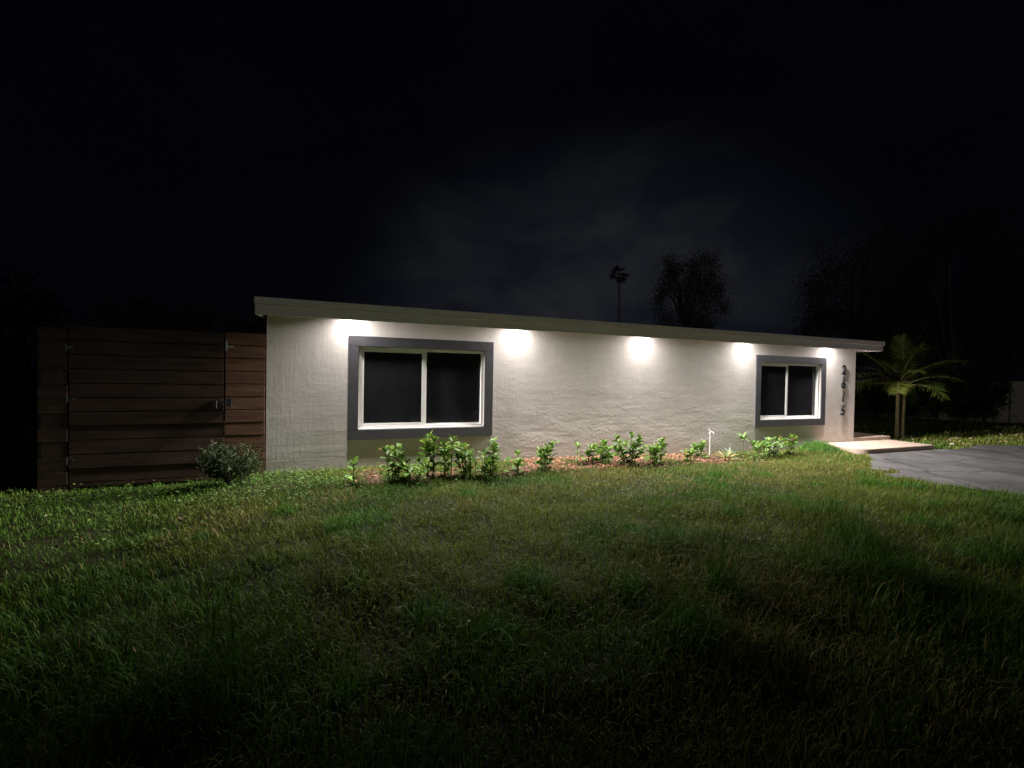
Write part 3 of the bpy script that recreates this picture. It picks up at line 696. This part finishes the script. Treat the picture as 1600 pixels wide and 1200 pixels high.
# neighbour's wall
a, b = Vector((23.6, 7.3, 0)), Vector((28.5, 2.35, 0)); d = (b-a).normalized(); nrm = Vector((d.y, -d.x, 0))
cw = tag(empty('concrete_wall', (28.5, 2.35, -.12)), "old concrete boundary wall behind the dark shrubs at right", 'wall')
def prism(p0, p1, th, z0, z1, off=0):
    p0 = p0-Vector((28.5, 2.35, 0)); p1 = p1-Vector((28.5, 2.35, 0)); q = Vector((d.y, -d.x, 0))
    v = [p0+q*off, p1+q*off, p1+q*(off-th), p0+q*(off-th)]
    return [(p.x, p.y, z0) for p in v]+[(p.x, p.y, z1) for p in v], [(0, 1, 2, 3), (7, 6, 5, 4), (0, 4, 5, 1), (1, 5, 6, 2), (2, 6, 7, 3), (3, 7, 4, 0)]
MB().add(*prism(a, b, .2, -.3, 1.75)).build('panel', M['concrete'], cw, bevel=.01)
MB().add(*prism(b-d*.42, b+d*.03, .3, -.3, 1.85, .05)).build('pier', M['concrete'], cw, bevel=.015)
MB().add(*prism(a, b-d*.43, .28, 1.752, 1.82, .04)).build('coping', M['concrete'], cw, bevel=.01)

# ------------------------------------------------------------------ mulch
n = 15000
x = rng.uniform(1.0, 9.4, n); y = rng.uniform(-1.35, -.03, n)
dens = .8*bed(x, y)*(.18+.75*ss(3.6, 4.6, x)*(1-ss(7.4, 8.6, x)))*ss(.30, .55, vnoise(x, y, 3.2, 11)+.18)
k = rng.random(n) < dens; x, y = x[k], y[k]; n = len(x)
az = rng.uniform(0, 6.28, n); tl = rng.normal(size=n)*.35
D = np.stack([np.cos(az)*np.cos(tl), np.sin(az)*np.cos(tl), np.sin(tl)], 1); U = rand_dirs(n)*.5+np.array([0, 0, 1])
Ln = rng.uniform(.018, .065, n)[:, None]; Wd = rng.uniform(.008, .022, n)[:, None]; Th = rng.uniform(.003, .008, n)[:, None]
S = unit(np.cross(D, U)); U = np.cross(S, D); P = np.stack([x, y, gz(x, y)+rng.uniform(-.006, .022, n)], 1)
cor = [P+D*Ln*a_*.5+S*Wd*b_*.5+U*Th*c_*.5 for a_ in (-1, 1) for b_ in (-1, 1) for c_ in (-1, 1)]
V = np.stack(cor, 1).reshape(-1, 3); b0 = np.arange(n)*8
Q = np.concatenate([np.stack([b0+i for i in q], 1) for q in ((0, 1, 3, 2), (4, 6, 7, 5), (0, 4, 5, 1), (2, 3, 7, 6), (0, 2, 6, 4), (1, 5, 7, 3))])
pal = np.array([(.24, .105, .062), (.18, .078, .046), (.29, .16, .10), (.12, .062, .04), (.27, .22, .14)])
C = pal[rng.choice(5, n, p=[.34, .26, .18, .14, .08])]*rng.uniform(.7, 1.2, (n, 1))
tag(link('mulch', fast_mesh('mulch', V, Q, np.repeat(C, 8, 0)), M['chips']), 'red wood chip mulch between the shrubs', None, None, 'stuff')

# ------------------------------------------------------------------ lawn
CAM = np.array([1.3644, -7.1662])
def scatter(n, x0, x1, y0, y1):
    return rng.uniform(x0, x1, n), rng.uniform(y0, y1, n)
xs, ys = [], []
for (x0, x1, y0, y1, den) in ((-2.5, 6.0, -6.9, -4.6, 4600), (-6, 10.5, -4.6, -2.6, 3800), (-6, 12.5, -2.6, -.0, 3600), (6, 11, -6.8, -4.6, 2000), (-6, -2.5, -6.8, -4.6, 2000), (13, 30, -1.4, 6, 420), (-6, 10.9, -9.5, -6.9, 250), (11, 11.5, -8, -2, 500)):
    x, y = scatter(int((x1-x0)*(y1-y0)*den), x0, x1, y0, y1); xs.append(x); ys.append(y)
x = np.concatenate(xs); y = np.concatenate(ys)
cl1 = vnoise(x, y, 1.1, 21); cl2 = vnoise(x, y, 3.7, 22); dry = vnoise(x, y, .55, 23)*.6+vnoise(x, y, 1.9, 24)*.4
keep = ~no_grass(x, y) & ~in_poly(x, y, DR)
keep &= rng.random(len(x)) > bed(x, y)*(.93-.25*(vnoise(x, y, 2.5, 12) > .62))
keep &= rng.random(len(x)) > .42*ss(.50, .25, cl2)*ss(-1.2, -2.5, y)
weed_zone = ss(1.6, .4, x)*ss(-2.0, -1.0, y)*ss(-1.0, -.2, x)
keep &= rng.random(len(x)) > weed_zone*.7
keep &= rng.random(len(x)) > .62*ss(.1, -1.3, x+.5*(cl1-.5))*ss(-4.2, -2.0, y)       # sparse turf before the gate, thinned to make the lawn's left side darker
x, y, cl1, cl2, dry = x[keep], y[keep], cl1[keep], cl2[keep], dry[keep]; n = len(x)
near = ss(-2.2, -5.0, y)
hgt = rng.gamma(6, 1/6, n)*(.036+.028*cl2+near*(.022+.12*ss(.45, .85, cl1)*cl2))*1.0
hump = np.exp(-((x-11.75)/.5)**2-((y+.25)/.4)**2); hgt = hgt*(1+1.2*hump)
hgt = np.where(x > 13, hgt*1.5, hgt)
tuft = np.zeros(n); r_t = np.random.default_rng(77)      # coarser, greener tufts here and there
for k in range(95):
    tx, ty, tr_ = r_t.uniform(-4, 10), r_t.uniform(-6.6, -1.7), r_t.uniform(.08, .30)
    tuft = np.maximum(tuft, np.exp(-((x-tx)**2+(y-ty)**2)/tr_**2)*r_t.uniform(.5, 1))
hgt = hgt*(1+1.1*tuft)
tall = rng.random(n) < .012*near+.002; hgt = np.where(tall, hgt*2.1, hgt)
wd = rng.uniform(.0030, .0072, n)*(1+.35*ss(-4.0, -1.2, y)+1.2*ss(8, 20, x)); wd = np.where(tall, wd*1.2, wd)
az = rng.uniform(0, 6.28, n)+2.0*vnoise(x, y, 2.0, 30); lean = rng.beta(1.8, 1.8, n)*1.45
dx, dy = np.cos(az), np.sin(az)
zb = gz(x, y)-.012
side = np.stack([-dy, dx, np.zeros(n)], 1)*wd[:, None]*.5
b0 = np.stack([x, y, zb], 1)
mid = b0+np.stack([dx*np.sin(lean*.5)*hgt*.55, dy*np.sin(lean*.5)*hgt*.55, np.cos(lean*.5)*hgt*.55], 1)
tip = mid+np.stack([dx*np.sin(lean*1.35)*hgt*.5, dy*np.sin(lean*1.35)*hgt*.5, np.cos(lean*1.35)*hgt*.5], 1)
V = np.stack([b0-side, b0+side, mid+side*.85, mid-side*.85, tip], 1).reshape(-1, 3)
i0 = np.arange(n)*5
Q = np.stack([i0, i0+1, i0+2, i0+3], 1); T = np.stack([i0+3, i0+2, i0+4], 1)
g1, g2, dr, yl = np.array([.030, .080, .008]), np.array([.074, .140, .014]), np.array([.215, .180, .060]), np.array([.13, .14, .022])
t1 = (vnoise(x, y, 1.4, 31)*.6+rng.random(n)*.4)[:, None]
C = g1*(1-t1)+g2*t1
C = C*(1-.55*ss(.4, .7, vnoise(x, y, .8, 33))[:, None])+yl*.55*ss(.4, .7, vnoise(x, y, .8, 33))[:, None]
dz = ss(2.2, 5.0, x)*ss(-3.3, -1.8, y)*.36*(1-.6*ss(9, 11, x))          # thin dry strip along the bed
pd = np.clip(ss(.50, .72, dry+dz)*.36+.03, 0, .5)*(1-.8*ss(.6, -1.0, x))  # fewer pale blades towards the left, shade put into the grass colour
isd = rng.random(n) < pd; C = np.where(isd[:, None], dr*rng.uniform(.6, 1.15, (n, 1)), C)
C = np.where(tuft[:, None] > .35, np.array([.05, .125, .012])*rng.uniform(.7, 1.4, (n, 1)), C)
C = C*rng.uniform(.75, 1.25, (n, 1)); C = np.where(hump[:, None] > .3, np.array([.06, .135, .022])*rng.uniform(.8, 1.25, (n, 1)), C)
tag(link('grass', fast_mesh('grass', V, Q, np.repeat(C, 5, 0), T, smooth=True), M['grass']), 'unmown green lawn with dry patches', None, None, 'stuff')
# broad-leaved ground cover creeping through the lawn
x, y = scatter(26000, -3.2, 9, -3.3, -.05)
den = ss(1.7, .3, x)*ss(-2.1, -1.0, y)*(.12+.7*ss(-1.0, .0, x))+.12*ss(.60, .80, vnoise(x, y, 1.2, 41))*ss(-3.2, -2.2, y)*(1-ss(4, 6.5, x))+.10*(1-bed(x, y))*ss(-1.7, -1.1, y)
k = (rng.random(len(x)) < den*(1-.85*bed(x, y))) & ~no_grass(x, y); x, y = x[k], y[k]; n = len(x)
az = rng.uniform(0, 6.28, n); el = rng.uniform(-.2, .7, n)
D = np.stack([np.cos(az)*np.cos(el), np.sin(az)*np.cos(el), np.sin(el)], 1); Nn = np.array([0, 0, 1.])+rng.normal(size=(n, 3))*.35
P = np.stack([x, y, gz(x, y)+rng.uniform(.01, .085, n)], 1); t = rng.random((n, 1))
C = (np.array([.050, .105, .024])*(1-t)+np.array([.10, .16, .035])*t)*rng.uniform(.7, 1.3, (n, 1))
s = rng.uniform(.018, .042, n)
tag(link('ground_cover', leaf_mesh('ground_cover', P, D, Nn, s, s*.7, C, 'lance', .15), M['grass']), 'small broad-leaved weeds in the lawn by the wall', None, None, 'stuff')
# fallen leaves and litter
x = np.concatenate([rng.uniform(14.5, 28, 900), rng.uniform(-3, 10, 90)]); y = np.concatenate([rng.uniform(-1, 5, 900), rng.uniform(-5.5, -1.3, 90)])
k = ~no_grass(x, y) & ~in_poly(x, y, DR); x, y = x[k], y[k]; n = len(x); az = rng.uniform(0, 6.28, n)
D = np.stack([np.cos(az), np.sin(az), rng.uniform(-.2, .4, n)], 1); P = np.stack([x, y, gz(x, y)+.035+rng.uniform(0, .03, n)], 1)
big = np.where(x > 13, 1.9, 1.0); s = rng.uniform(.03, .06, n)*big
C = np.array([(.17, .125, .07), (.12, .085, .045), (.26, .23, .16)])[rng.integers(3, size=n)]*rng.uniform(.7, 1.2, (n, 1))
tag(link('leaf_litter', leaf_mesh('leaf_litter', P, D, np.array([0, 0, 1.])+rng.normal(size=(n, 3))*.5, s, s*.5, C, 'lance', -.3), M['chips']), 'dry fallen leaves scattered over the grass', None, None, 'stuff')
